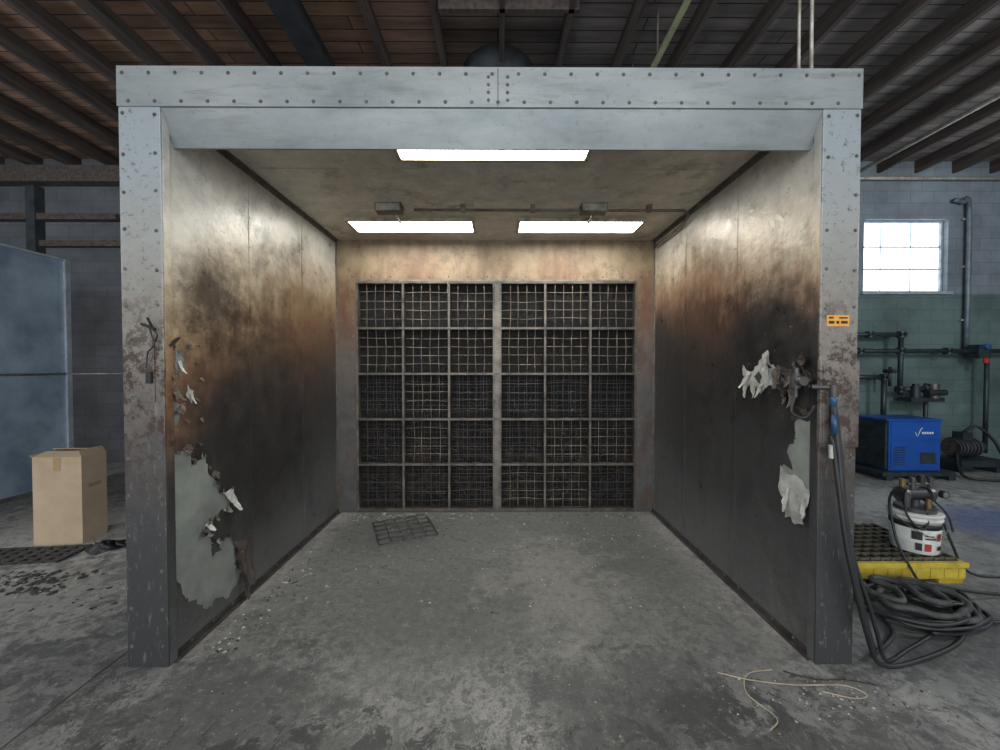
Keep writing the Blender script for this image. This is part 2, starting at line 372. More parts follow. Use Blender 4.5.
b=B('wall_ledger_beam'); b.box(-10.4,-2.2,6.35,6.55,RZ-.46,RZ-.2,M_joist); b.box(-9,-6.3,6.42,6.55,4.05,4.15,M_joist); b.box(-7.75,-7.6,6.4,6.55,3.2,4.6,M_beam)
b.box(-7.6,-6.0,6.45,6.55,3.62,3.72,M_joist); b.done()
b=B('ceiling_conduit')
b.tube([(5.78,2.0,4.74),(5.78,6.3,4.74)],.03,M_cond,sub=1)
b.tube([(3.5,6.48,4.78),(10.3,6.48,4.78)],.03,M_cond,sub=1)
b.tube([(7.92,6.48,1.9),(7.92,6.48,4.25),(7.82,6.48,4.38),(7.66,6.48,4.42)],.035,M_pipeg,sub=4)
for z in(2.4,3.3,4.1): b.box(7.86,7.98,6.5,6.55,z,z+.03,M_cond)
b.done()

# ================================================================ BOOTH
booth=empty('paint_spray_booth')
XL,XR=-1.77,1.72; OL,OR=-1.978,1.912; YF,YB=2.04,4.25; ZC=3.0; ZT=3.16
b=B('side_panel_a',booth)
b.box(XL-.012,XL,YF+.02,YB+.02,.03,ZC+.05,M_left)
b.box(OL,OL+.01,YF+.02,YB+.8,.0,ZT-.02,M_galv)
for y in(2.77,3.51):
    b.box(XL,XL+.004,y-.012,y+.012,.03,ZC,M_left)
b.box(XL,XL+.03,YF+.03,YB,.0,.006,M_edged); b.box(XL,XL+.005,YF+.03,YB,.0,.045,M_edged); b.done()
b=B('side_panel_b',booth)
b.box(XR,XR+.012,YF+.02,YB+.02,.03,ZC+.05,M_right)
b.box(OR-.01,OR,YF+.02,YB+.8,.0,ZT-.02,M_galv)
for y in(2.78,3.54):
    b.box(XR-.004,XR,y-.012,y+.012,.03,ZC,M_right)
b.box(XR-.03,XR,YF+.03,YB,.0,.006,M_edged); b.box(XR-.005,XR,YF+.03,YB,.0,.045,M_edged); b.done()
b=B('posts',booth)
b.box(OL,XL+.008,YF,YF+.012,0,2.962,M_post); b.box(OL,OL+.012,YF+.012,YF+.1,0,2.962,M_post); b.box(XL-.004,XL+.008,YF+.012,YF+.06,0,2.962,M_left)
b.box(XR-.008,OR,YF,YF+.012,0,2.962,M_post); b.box(OR-.012,OR,YF+.012,YF+.1,0,2.962,M_post); b.box(XR-.008,XR+.004,YF+.012,YF+.06,0,2.962,M_right)
b.done(bevel=.003)
b=B('header',booth)
b.box(OL,OR,YF-.008,YF+.012,2.960,ZT,M_head)
b.box(OL,OR,YF-.008,YF+.3,ZT,ZT+.006,M_head)
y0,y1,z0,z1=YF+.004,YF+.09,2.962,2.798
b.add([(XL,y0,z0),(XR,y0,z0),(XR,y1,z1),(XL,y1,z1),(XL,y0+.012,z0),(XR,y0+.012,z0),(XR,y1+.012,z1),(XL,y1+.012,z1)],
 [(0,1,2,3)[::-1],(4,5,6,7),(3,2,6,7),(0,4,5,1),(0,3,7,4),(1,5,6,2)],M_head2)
b.box(-.002,.002,YF-.0085,YF-.008,2.962,ZT,M_edged)
b.done(bevel=.002)
b=B('roof_skin',booth)
b.box(XL-.012,XR+.012,YF+.06,YB+.02,ZC,ZC+.012,M_bceil)
b.box(OL+.01,OR-.01,YF+.3,YB+.8,ZT-.02,ZT,M_galv)
for y in(2.74,3.46): b.box(XL,XR,y-.012,y+.012,ZC-.004,ZC,M_bceil)
b.box(XL,XL+.03,YF+.2,YB,ZC-.006,ZC,M_edge); b.box(XL,XL+.005,YF+.2,YB,ZC-.035,ZC,M_edge)
b.box(XR-.03,XR,YF+.2,YB,ZC-.006,ZC,M_edge); b.box(XR-.005,XR,YF+.2,YB,ZC-.035,ZC,M_edge)
b.done()
FX0,FX1,FZ0,FZ1=-1.55,1.52,.03,2.54
b=B('rear_panel',booth)
b.box(XL-.01,FX0,YB,YB+.012,0,ZC,M_back); b.box(FX1,XR+.01,YB,YB+.012,0,ZC,M_back)
b.box(FX0,FX1,YB,YB+.012,FZ1,ZC,M_back); b.box(FX0,FX1,YB,YB+.012,0,FZ0,M_edged)
b.box(-.06,.06,YB-.003,YB,FZ1,ZC,M_back)
b.box(XL,XL+.005,YB-.03,YB,0,ZC,M_edge);b.box(XR-.005,XR,YB-.03,YB,0,ZC,M_edge)
b.box(FX0-.03,FX1+.03,YB-.006,YB,FZ1,FZ1+.03,M_edge)
b.box(OL+.01,OR-.01,YB+.78,YB+.79,0,ZT-.02,M_galv)
b.tube([(-.56,YB-.008,2.56),(-.55,YB-.012,2.5),(-.555,YB-.012,2.42)],.007,M_edge,seg=6)
b.done()
b=B('bolts',booth)
Fd=(0,-1,0)
z=.12
while z<2.95:
    for x in(OL+.022,XL-.02,XR+.02,OR-.022):
        if random.random()<.93: b.bolt((x,YF,z+random.uniform(-.01,.01)),Fd,.0075,M_bolt)
    z+=.2
x=OL+.03
while x<OR:
    b.bolt((x,YF-.008,ZT-.03),Fd,.0075,M_bolt); b.bolt((x+.03,YF-.008,2.985),Fd,.0075,M_bolt) if x+.03<OR-.02 else None
    x+=.137
for x in(-.05,.05):
    for z in(2.995,3.035,3.075,3.115): b.bolt((x,YF-.008,z),Fd,.007,M_bolt)
for y0 in(2.77,3.51):
    z=.15
    while z<2.95:
        b.bolt((XL+.004,y0,z),(1,0,0),.006,M_left); b.bolt((XR-.004,y0+.02,z),(-1,0,0),.006,M_right); z+=.21
for y in [2.2+i*.17 for i in range(12)]:
    b.bolt((XL+.005,y,.035),(1,0,0),.006,M_bolt); b.bolt((XR-.005,y,.035),(-1,0,0),.006,M_bolt)
    b.bolt((XL+.005,y,ZC-.022),(1,0,0),.006,M_bolt); b.bolt((XR-.005,y,ZC-.022),(-1,0,0),.006,M_bolt)
for i in range(16):
    x=-1.6+i*.212; b.bolt((x,YB,2.60),Fd,.007,M_edged); b.bolt((x,YB,2.96),Fd,.006,M_bolt)
for i in range(13):
    z=.15+i*.2; b.bolt((-1.59,YB,z),Fd,.006,M_bolt); b.bolt((1.56,YB,z),Fd,.006,M_bolt)
b.done()
b=B('filter_bank',booth)
b.box(FX0,FX1,YB+.10,YB+.11,FZ0,FZ1,M_media)
cols=[-1.55,-1.045,-.54,-.045,.025,.52,1.02,1.52]
rows=[FZ0+i*(FZ1-FZ0)/5 for i in range(6)]
for i,x in enumerate(cols):
    w=.012
    b.box(x-w,x+w,YB-.006,YB+.0,FZ0,FZ1,M_frame); b.box(x-.004,x+.004,YB,YB+.09,FZ0,FZ1,M_frame)
b.box(-.045,.025,YB-.004,YB+.0,FZ0,FZ1,M_mull)
for z in rows:
    b.box(FX0,FX1,YB-.008,YB-.006,z-.012,z+.012,M_frame); b.box(FX0,FX1,YB,YB+.09,z-.004,z+.004,M_frame)
for ci in(0,1,2,4,5,6):
    for r in range(5):
        x0,x1=cols[ci]+.012,cols[ci+1]-.012; z0,z1=rows[r]+.012,rows[r+1]-.012
        for pas in range(2):
            if pas==1 and r>=3: continue
            yy=YB+.012+random.uniform(0,.015)+pas*.05; bul=random.uniform(-.006,.012)
            wm=M_wire if (pas==0 and (r>=3 or random.random()<.3)) else M_edged
            nk=5 if pas==0 else 7
            for k in range(1,nk):
                t=k/nk+random.uniform(-.012,.012)
                x=x0+(x1-x0)*t; b.tube([(x,yy,z0),(x+random.uniform(-.01,.01),yy+bul,(z0+z1)/2),(x,yy,z1)],.0038 if pas==0 else .0025,wm,seg=5,sub=4)
                z=z0+(z1-z0)*t; b.tube([(x0,yy,z),((x0+x1)/2,yy+bul,z+random.uniform(-.01,.01)),(x1,yy,z)],.0038 if pas==0 else .0025,wm,seg=5,sub=4)
for _ in range(420):
    x=random.uniform(FX0+.05,FX1-.05); z=random.triangular(FZ0+.02,1.5,.15); l=random.uniform(.03,.12); a=random.uniform(0,3.14)
    q=(l*math.cos(a),random.uniform(-.01,.01),l*math.sin(a)*.6)
    b.tube([(x,YB+.075,z),(x+q[0]*.5,YB+.06,z+q[2]*.5+.01),(x+q[0],YB+.08+q[1],max(FZ0+.01,z+q[2]))],.003,random.choice([M_edged,M_frame,M_edged]),seg=4,sub=3)
b.done()
for i,(x0,x1,y0,y1) in enumerate([(-.635,.57,2.27,2.565),(-1.405,-.25,3.64,3.92),(.21,1.365,3.64,3.92)]):
    b=B('ceiling_light_%d'%(i+1),booth)
    q=.028
    b.box(x0-q,x1+q,y0-q,y0,ZC-.03,ZC,M_fix); b.box(x0-q,x1+q,y1,y1+q,ZC-.03,ZC,M_fix)
    b.box(x0-q,x0,y0,y1,ZC-.03,ZC,M_fix); b.box(x1,x1+q,y0,y1,ZC-.03,ZC,M_fix)
    b.box(x0,x1,y0,y1,ZC-.022,ZC-.016,M_tube)
    for xx in(x0-q*.5,x1+q*.5):
        for yy in(y0,(y0+y1)/2,y1): b.bolt((xx,yy,ZC-.03),(0,0,-1),.008,M_bolt)
    b.done()
b=B('booth_conduit',booth)
zc=ZC-.045
b.tube([(-.72,3.33,zc),(1.60,3.33,zc),(1.66,3.36,zc-.02),(1.68,3.5,zc-.05),(1.68,4.15,zc-.06)],.013,M_edge,sub=1)
for x in(-.93,.82):
    b.box(x-.11,x+.11,3.28,3.38,ZC-.07,ZC,M_edge); b.cyl((x+.02,3.38,zc),(x+.02,3.62,zc),.012,M_edge)
    b.box(x-.1,x+.1,3.275,3.28,ZC-.065,ZC-.01,M_cond)
for x in(-.3,.3,1.3): b.box(x-.02,x+.02,3.31,3.35,ZC-.06,ZC,M_edge)
b.done()
# peeled paint
b=B('peeling_paint_a',booth)
edge=[(2.08,1.214),(2.12,1.13),(2.177,1.148),(2.23,1.05),(2.326,1.074),(2.36,.95),(2.408,.912),(2.43,.82),(2.524,.787),(2.53,.72),(2.506,.676),(2.43,.70),(2.383,.647),(2.34,.66),(2.287,.608),(2.35,.55),(2.408,.512),(2.52,.49),(2.601,.37),(2.57,.28),(2.621,.157)]
b.patch(edge+[(2.496,.096),(2.40,.16),(2.326,.126),(2.24,.24),(2.177,.26),(2.12,.40),(2.085,.463),(2.075,.792)],XL,.004,M_peelg,.012)
b.patch([(2.36,.52),(2.42,.50),(2.44,.45),(2.37,.44)],XL,.006,M_left,.012)
b.patch([(2.12,1.72),(2.16,1.68),(2.18,1.60),(2.15,1.56),(2.11,1.62)],XL,.004,M_peelg,.01)
b.patch([(2.2,1.5),(2.24,1.46),(2.23,1.40),(2.19,1.43)],XL,.004,M_peelw,.01)
b.patch([(2.10,1.42),(2.14,1.40),(2.13,1.30),(2.10,1.28)],XL,.004,M_peelg,.01)
Nn=(1,0,0)
for (y,z,al,Ls,W,c,mm) in [(2.52,.80,(0,.2,-1),.16,.08,.9,M_peelw),(2.33,.66,(0,.5,-1),.07,.05,.9,M_peelw),(2.62,.42,(0,.1,-1),.42,.09,.2,M_peelb),(2.66,.40,(0,.2,-1),.34,.06,.3,M_peelb),(2.58,.40,(0,.2,-1),.34,.05,.3,M_edged),
      (2.09,1.70,(0,.3,1),.08,.05,1.2,M_peelb),(2.14,1.64,(0,.2,-1),.08,.03,.8,M_peelw),(2.10,1.50,(0,.3,-1),.10,.05,1.2,M_peelb),(2.22,1.46,(0,.1,-1),.07,.03,.7,M_peelw)]:
    b.flake((XL+.006,y,z),al,Nn,Ls,W,c,mm)
for i in range(len(edge)-1):
    for k in range(2):
        t=random.random(); y=edge[i][0]+(edge[i+1][0]-edge[i][0])*t; z=edge[i][1]+(edge[i+1][1]-edge[i][1])*t
        b.flake((XL+.004,y+.01,z+.01),(0,random.uniform(-.6,.2),random.uniform(-1,.2)),Nn,random.uniform(.02,.05),random.uniform(.03,.06),random.uniform(.6,1.4),random.choice([M_peelb,M_peelb,M_peelg]))
for k in range(20):
    b.flake((XL+.004,random.uniform(2.09,2.3),random.uniform(1.15,1.75)),(0,random.uniform(-.5,.5),-1),Nn,random.uniform(.02,.05),random.uniform(.02,.04),random.uniform(.6,1.4),random.choice([M_peelb,M_peelb,M_left]))
b.done()
b=B('peeling_paint_b',booth)
b.patch([(2.70,1.62),(2.64,1.55),(2.60,1.58),(2.52,1.63),(2.45,1.71),(2.41,1.63),(2.34,1.60),(2.30,1.53),(2.36,1.47),(2.45,1.50),(2.50,1.44),(2.54,1.47),(2.58,1.40),(2.62,1.48),(2.69,1.39),(2.67,1.50)],XR,.005,M_peelw,.013,sgn=-1)
b.patch([(2.56,1.54),(2.52,1.58),(2.48,1.54),(2.52,1.50)],XR,.008,M_edged,.01,sgn=-1)
b.patch([(2.44,1.62),(2.42,1.55),(2.39,1.54),(2.40,1.6)],XR,.008,M_edged,.008,sgn=-1)
b.patch([(2.20,1.301),(2.085,1.318),(2.083,1.048),(2.09,.93),(2.2,.90),(2.331,.952),(2.29,1.02),(2.229,1.0),(2.26,1.1),(2.192,1.19)],XR,.004,M_peelg,.013,sgn=-1)
b.patch([(2.31,1.01),(2.25,.98),(2.18,.99),(2.12,.95),(2.085,.93),(2.09,.86),(2.11,.80),(2.13,.72),(2.18,.70),(2.22,.73),(2.27,.72),(2.26,.80),(2.32,.88)],XR,.016,M_peelw,.008,sgn=-1)
Nn=(-1,0,0)
for (y,z,al,Ls,W,c,mm) in [(2.46,1.70,(0,-.5,-1),.14,.07,.6,M_peelw),(2.62,1.58,(0,.3,-1),.13,.05,.7,M_peelw),(2.36,1.6,(0,-.3,-1),.14,.08,.6,M_peelb),(2.5,1.5,(0,0,-1),.10,.05,.7,M_peelw),(2.40,1.6,(0,-.1,-1),.13,.05,.7,M_peelg),
      (2.26,.93,(0,-.15,-1),.18,.08,.3,M_peelw),(2.14,.90,(0,-.1,-1),.14,.07,.3,M_peelw),(2.24,1.58,(0,-.5,-.5),.12,.1,.9,M_peelb),(2.18,1.62,(0,-.5,.5),.12,.08,.9,M_peelb),(2.24,1.48,(0,-.3,-.8),.14,.06,1.0,M_peelb),
      (2.12,1.34,(0,.3,1),.06,.06,1.2,M_peelb),(2.2,1.3,(0,.3,1),.05,.06,1.2,M_peelb)]:
    b.flake((XR-.012,y,z),al,Nn,Ls,W,c,mm)
for k in range(30):
    b.flake((XR-.006,random.gauss(2.22,.08),random.gauss(1.53,.07)),(0,random.uniform(-1,1),random.uniform(-1,.6)),Nn,random.uniform(.03,.08),random.uniform(.03,.06),random.uniform(.6,1.4),random.choice([M_peelb,M_peelb,M_edged]))
b.done()
# post hardware
b=B('post_hardware',booth)
b.box(OL+.02,OL+.17,YF-.006,YF,1.42,1.78,M_post)
for z in(1.45,1.75): b.bolt((OL+.05,YF-.006,z),Fd,.009,M_bolt)
b.box(OL+.14,OL+.165,YF-.025,YF-.006,1.52,1.58,M_black)
b.cyl((OL+.12,YF-.02,1.83),(OL+.2,YF-.03,1.80),.007,M_black); b.cyl((OL+.17,YF-.006,1.80),(OL+.17,YF-.04,1.86),.006,M_black)
b.tube([(OL+.17,YF-.03,1.81),(OL+.2,YF-.04,1.72),(OL+.16,YF-.03,1.68),(OL+.15,YF-.03,1.60)],.004,M_black)
b.tube([(OL+.19,YF-.03,1.80),(OL+.21,YF-.03,1.77),(OL+.19,YF-.02,1.74)],.004,M_black)
b.box(XR-.02,OR-.005,YF-.02,YF,1.18,1.64,M_post)
b.box(XR-.005,OR-.02,YF-.024,YF-.02,1.20,1.62,M_post)
for z in(1.22,1.60):
    for x in(XR+.01,OR-.035): b.bolt((x,YF-.024,z),Fd,.006,M_bolt)
b.done(bevel=.002)
b=B('inspection_sticker',booth)
b.box(1.745,1.865,YF-.002,YF,1.822,1.88,M_orange)
for i,(x0,x1) in enumerate([(1.755,1.785),(1.795,1.81),(1.82,1.855)]): b.box(x0,x1,YF-.003,YF-.002,1.835,1.850,M_label)
b.box(1.755,1.78,YF-.003,YF-.002,1.862,1.872,M_label); b.box(1.81,1.855,YF-.003,YF-.002,1.862,1.87,M_label); b.done()
b=B('air_regulator',booth)
b.cyl((XR-.01,2.10,1.53),(XR-.09,2.10,1.53),.018,M_edged); b.cyl((XR-.09,2.10,1.49),(XR-.09,2.10,1.57),.025,M_edged)
b.cyl((XR-.09,2.10,1.57),(XR-.09,2.10,1.60),.017,M_alum); b.cyl((XR-.09,2.07,1.53),(XR-.09,2.04,1.53),.025,M_edged)
b.cyl((XR-.09,2.1,1.49),(XR-.09,2.1,1.44),.012,M_edged)
b.cyl((XR-.05,2.04,1.50),(XR+.02,2.0,1.50),.014,M_edged); b.cyl((XR+.02,1.985,1.51),(XR+.02,1.985,1.45),.016,M_edged)
b.tube([(XR-.09,2.10,1.45),(XR-.11,2.10,1.36),(XR-.05,2.08,1.33),(XR-.02,2.05,1.4)],.008,M_black)
b.done()
b=B('exhaust_stack',booth)
b.cyl((0,4.62,ZT),(0,4.62,RZ-.005),.41,M_beam,seg=36)
for z in(ZT+.3,4.4): b.cyl((0,4.62,z),(0,4.62,z+.04),.425,M_beam,seg=36)
b.done()
b=B('booth_power_conduit',booth)
b.tube([(1.90,2.36,ZT),(1.90,2.36,RZ-.2)],.010,M_cond,sub=1); b.tube([(1.87,2.42,ZT),(1.87,2.42,RZ-.2)],.009,M_cond,sub=1)
b.box(1.82,1.91,2.34,2.44,ZT,ZT+.03,M_cond); b.done()

# hanging shop light + channel
b=B('hanging_strip_light')
b.box(1.27,1.91,2.78,2.88,4.34,4.37,M_ygr); b.box(1.27,1.91,2.81,2.85,4.37,4.42,M_ygr)
for i in range(7): b.box(1.30+i*.1,1.31+i*.1,2.785,2.875,4.33,4.34,M_ygr)
for x in(1.3,1.88): b.cyl((x,2.83,4.42),(x,2.83,RZ),.006,M_edge)
b.done()
b=B('ceiling_channel_rail'); b.box(1.53,1.58,2.9,4.6,4.60,4.62,M_ygr); b.box(1.55,1.56,2.9,4.6,4.62,4.68,M_edge)
for y in(3.1,3.8,4.5): b.cyl((1.555,y,4.68),(1.555,y,RZ),.008,M_edge)
b.done()

# ================================================================ HOSES
hb=empty('spray_hose_bundle')
b=B('hanging_hoses',hb)
x=XR+.02
def coil(cx,cy,rx,ry,turns,z0,z1,ph=0,jit=.04,n=14):
    out=[]
    for i in range(int(turns*n)+1):
        t=i/n*2*math.pi+ph; k=i/(turns*n); q=1+random.uniform(-jit,jit)
        out.append((cx+rx*math.cos(t)*q+.03*math.sin(k*5),cy+ry*math.sin(t)*q,z0+(z1-z0)*k+.012*math.sin(t*2.3)**2))
    return out
pa=[(x,1.985,1.45),(x+.005,1.975,1.3),(x+.02,1.965,1.1),(x+.03,1.95,.85),(x+.07,1.94,.6),(x+.14,1.95,.35),(x+.22,1.98,.15),(x+.34,2.08,.035),(2.35,2.25,.02)]
b.tube(pa+coil(2.76,2.48,.34,.22,2.5,.02,.07,math.pi+.3),.012,M_hose)
b.tube([(x,1.985,1.46),(x,1.985,1.40)],.015,M_blueh,sub=1); b.cyl((x,1.985,1.40),(x+.002,1.98,1.36),.012,M_edged)
b.tube([(x+.0,1.98,1.36),(x+.002,1.975,1.26)],.014,M_blueh,sub=1)
pb=[(x+.02,2.0,1.40),(x+.03,1.97,1.15),(x+.045,1.955,.85),(x+.09,1.945,.6),(x+.17,1.95,.38),(x+.24,1.97,.2),(x+.32,2.0,.05),(2.3,2.12,.02),(2.6,2.25,.02)]
b.tube(pb+coil(2.66,2.42,.30,.20,2.2,.03,.09,-1.9),.010,M_hose)
pc=[(x+.0,1.99,1.25),(x+.01,1.96,1.0),(x+.03,1.93,.7),(x+.08,1.92,.45),(x+.15,1.93,.22),(x+.25,1.97,.06),(2.2,2.02,.02),(2.7,2.2,.02),(3.0,2.5,.02),(2.7,2.68,.03),(2.4,2.5,.03),(2.6,2.3,.04),(3.2,2.35,.02),(4.2,2.3,.02)]
b.tube(pc,.012,M_black)
b.cyl((x+.0,1.99,1.20),(x+.0,1.985,1.13),.015,M_peelw); b.done()
b=B('coiled_hoses',hb)
b.tube(coil(2.78,2.46,.24,.17,2.0,.05,.10,.7,.12),.019,M_hosed)
b.tube([(2.55,2.66,.10),(2.50,2.55,.10),(2.58,2.42,.11),(2.66,2.55,.12),(2.62,2.66,.12),(2.72,2.69,.11),(2.78,2.60,.12),(2.74,2.44,.12),(2.86,2.40,.11),(2.90,2.58,.12),(2.84,2.68,.10),(2.95,2.69,.09),(3.05,2.58,.09),(3.0,2.44,.09),(2.85,2.30,.08)],.020,M_hosed)
b.tube(coil(2.9,2.52,.20,.12,1.2,.06,.10,.2,.1)+[(3.3,2.6,.06),(3.5,2.62,.03),(3.9,2.55,.022),(4.6,2.5,.022)],.014,M_hose)
b.done()
b=B('loose_floor_wire')
b.tube([(1.15,1.98,.006),(1.3,1.93,.006),(1.5,1.90,.006),(1.72,1.88,.02),(1.8,1.84,.006),(1.72,1.82,.006),(1.6,1.86,.006)],.0027,M_wireT,seg=5)
b.tube([(1.45,2.0,.006),(1.3,1.97,.006),(1.22,1.85,.006),(1.27,1.72,.006),(1.2,1.66,.006)],.0027,M_wireT,seg=5)
b.tube([(1.5,1.99,.006),(1.62,1.93,.01),(1.78,1.93,.006),(1.9,1.9,.006)],.0028,M_black,seg=5)
b.done()
# ================================================================ SPILL PALLET, PAIL
b=B('spill_containment_pallet')
x0,x1,y0,y1=2.5,3.45,2.8,3.5
b.box(x0,x1,y0,y1,.04,.13,M_yel); b.box(x0-.015,x1+.015,y0-.015,y1+.015,.13,.165,M_yel)
for xx in(x0,(x0+x1)/2-.09,x1-.18): b.box(xx,xx+.18,y0+.01,y1-.01,0,.04,M_yel)
for i in range(9): xx=x0+.06+i*.105; b.box(xx,xx+.05,y0-.006,y0,.05,.12,M_yel)
b.box(x0+.02,x1-.02,y0+.02,y1-.02,.160,.167,M_black)
for i in range(12): xx=x0+.03+i*.080; b.box(xx,xx+.018,y0+.02,y1-.02,.167,.185,M_slat)
for i in range(9): yy=y0+.03+i*.077; b.box(x0+.03,x1-.03,yy,yy+.016,.168,.184,M_slat)
b.done(bevel=.004)
pail=empty('paint_pail')
b=B('pail_body',pail)
c=(3.27,2.985,.188); K=.88; KZ=.80
pl=lambda *a:[(r*K,z*KZ) for r,z in a]
b.lathe(c,pl((.150,0),(.155,.01),(.165,.24)),M_white); b.lathe(c,pl((.166,.24),(.1685,.29)),M_label); b.lathe(c,pl((.1665,.29),(.170,.31),(.176,.315),(.176,.325),(.171,.33),(.173,.35),(.180,.355),(.180,.375),(.165,.38)),M_white)
for a0,a1,z0,z1,mm in[(-2.5,-2.1,.14,.22,M_label),(-2.0,-1.72,.04,.11,M_red),(-2.35,-2.1,.04,.11,M_label),(-2.0,-1.5,.15,.165,M_label),(-2.0,-1.6,.18,.19,M_label),(-1.45,-1.2,.14,.21,M_red),(-1.4,-1.1,.05,.09,M_label)]:
    vs=[];n=8
    for i in range(n+1):
        a=a0+(a1-a0)*i/n
        for z in(z0,z1):
            r=(.157+.035*z+.0035)*K; vs.append((c[0]+r*math.cos(a),c[1]+r*math.sin(a),c[2]+z*KZ))
    b.add(vs,[(2*i,2*i+2,2*i+3,2*i+1) for i in range(n)],mm)
b.tube([(c[0]-.178*K,c[1],c[2]+.33*KZ),(c[0]-.13,c[1]-.11,c[2]+.2),(c[0],c[1]-.17,c[2]+.14),(c[0]+.13,c[1]-.11,c[2]+.2),(c[0]+.178*K,c[1],c[2]+.33*KZ)],.003,M_edge)
b.done()
b=B('transfer_pump',pail)
zz=c[2]+.38*KZ
b.cyl((c[0],c[1],zz),(c[0],c[1],zz+.03),.12,M_edged,seg=24); b.cyl((c[0],c[1],zz+.03),(c[0],c[1],zz+.10),.03,M_edged)
b.cyl((c[0]-.09,c[1],zz+.12),(c[0]+.08,c[1],zz+.12),.045,M_black,seg=18); b.cyl((c[0]-.12,c[1],zz+.12),(c[0]-.09,c[1],zz+.12),.06,M_alum,seg=18); b.cyl((c[0]+.08,c[1],zz+.12),(c[0]+.11,c[1],zz+.12),.06,M_alum,seg=18)
b.cyl((c[0]+.14,c[1]-.06,zz+.14),(c[0]+.14,c[1]-.09,zz+.14),.03,M_black,seg=18); b.cyl((c[0]+.14,c[1]-.09,zz+.14),(c[0]+.14,c[1]-.092,zz+.14),.022,M_edge,seg=18)
b.cyl((c[0]-.02,c[1],zz+.16),(c[0]-.02,c[1],zz+.25),.018,M_alum); b.cyl((c[0]-.06,c[1],zz+.20),(c[0]+.13,c[1],zz+.20),.012,M_alum); b.cyl((c[0]+.12,c[1],zz+.18),(c[0]+.12,c[1],zz+.25),.018,M_edged)
b.cyl((c[0]+.05,c[1],zz+.2),(c[0]+.05,c[1],zz+.27),.022,M_black); b.cyl((c[0]-.10,c[1],zz+.18),(c[0]-.10,c[1],zz+.24),.02,M_brass)
b.cyl((c[0]-.12,c[1]-.05,zz+.05),(c[0]-.12,c[1]-.05,zz+.14),.022,M_edged); b.cyl((c[0]+.05,c[1]-.05,zz+.03),(c[0]+.05,c[1]-.05,zz+.1),.02,M_brass)
b.tube([(c[0]-.08,c[1]-.03,zz+.18),(c[0]-.16,c[1]-.08,zz+.16),(c[0]-.17,c[1]-.1,zz+.0),(c[0]-.10,c[1]-.14,zz-.10),(c[0]-.05,c[1]-.14,zz-.05),(c[0]-.02,c[1]-.1,zz+.04)],.008,M_black)
b.tube([(c[0]+.1,c[1]-.05,zz+.08),(c[0]+.17,c[1]-.08,zz-.02),(c[0]+.14,c[1]-.14,zz-.12)],.007,M_black)
b.done()
b=B('pump_supply_hoses')
b.tube([(c[0]-.13,c[1]+.05,zz+.12),(c[0]-.22,c[1]-.02,zz+.05),(c[0]-.26,c[1]-.12,zz-.2),(c[0]-.26,c[1]-.24,zz-.38),(c[0]-.3,c[1]-.32,.08),(c[0]-.32,c[1]-.36,.03)],.009,M_black)
b.tube([(c[0]+.13,c[1],zz+.04),(c[0]+.19,c[1]-.02,zz-.05),(c[0]+.24,c[1]-.05,zz-.25),(3.62,2.9,.03),(4.0,2.85,.02),(4.8,2.72,.02)],.009,M_black)
b.done()
# ================================================================ AIR DRYER (blue) + piping
b=B('air_dryer')
x0,x1,y0,y1=5.60,6.38,5.5,6.02
b.box(x0+.03,x1,y0,y1,.12,.84,M_blue); b.box(x0,x0+.03,y0+.02,y1-.02,.14,.82,M_dkst)
b.box(x0-.02,x1+.02,y0-.02,y1+.02,.84,.865,M_blue); b.box(x0+.06,x1-.04,y0-.008,y0,.16,.54,M_blue); b.box(x0+.06,x1-.04,y0-.008,y0,.57,.81,M_blue)
for i in range(8): b.box(x0+.1,x0+.26,y0-.012,y0-.008,.2+i*.035,.215+i*.035,M_dkst)
b.box(x1-.3,x1-.08,y0-.014,y0-.008,.22,.38,M_dkst)
b.tube([(x0+.40,y0-.012,.68),(x0+.43,y0-.012,.62),(x0+.48,y0-.012,.72),(x0+.51,y0-.012,.74)],.005,M_white,seg=5)
for i in range(5): b.box(x0+.5+i*.035,x0+.525+i*.035,y0-.012,y0-.008,.65,.68,M_white)
b.done(bevel=.008)
b=B('dryer_base_skid')
b.box(5.45,6.5,5.4,6.1,.06,.115,M_dkst)
for xx in(5.5,5.95,6.4): b.box(xx,xx+.1,5.4,6.1,0,.06,M_dkst)
b.done(bevel=.004)
b=B('compressed_air_piping')
P=.035;Y=6.3
def pipe(pts,r=P): b.tube(pts,r,M_dkst,sub=1)
def fit(p,r=.055):
    p=Vector(p); b.cyl(p-Vector((.05,0,0)),p+Vector((.05,0,0)),r,M_dkst); b.cyl(p-Vector((0,0,.05)),p+Vector((0,0,.05)),r,M_dkst)
pipe([(4.5,Y,1.88),(8.6,Y,1.88)]); pipe([(5.6,Y,2.15),(6.62,Y,2.15)]); pipe([(6.62,Y,2.15),(6.62,Y,1.15)]); pipe([(5.75,Y,1.45),(6.35,Y,1.45)]); pipe([(6.35,Y,1.45),(6.35,Y,.6)])
pipe([(5.75,Y,1.45),(5.75,Y,.0)],.03); pipe([(6.62,Y,1.25),(7.05,Y,1.25)]); pipe([(7.05,Y,1.35),(7.05,Y,.0)],.03); pipe([(8.05,Y,1.9),(8.05,Y,.2)],.03)
pipe([(6.45,Y,1.62),(6.45,Y,1.3)],.022)
pipe([(6.35,Y,1.55),(6.35,6.12,1.55)],.03)
for p in[(6.62,Y,2.15),(6.62,Y,1.88),(6.35,Y,1.45),(5.75,Y,1.45),(5.95,Y,1.88),(6.62,Y,1.25),(7.05,Y,1.25),(7.4,Y,1.88),(6.1,Y,2.15)]: fit(p)
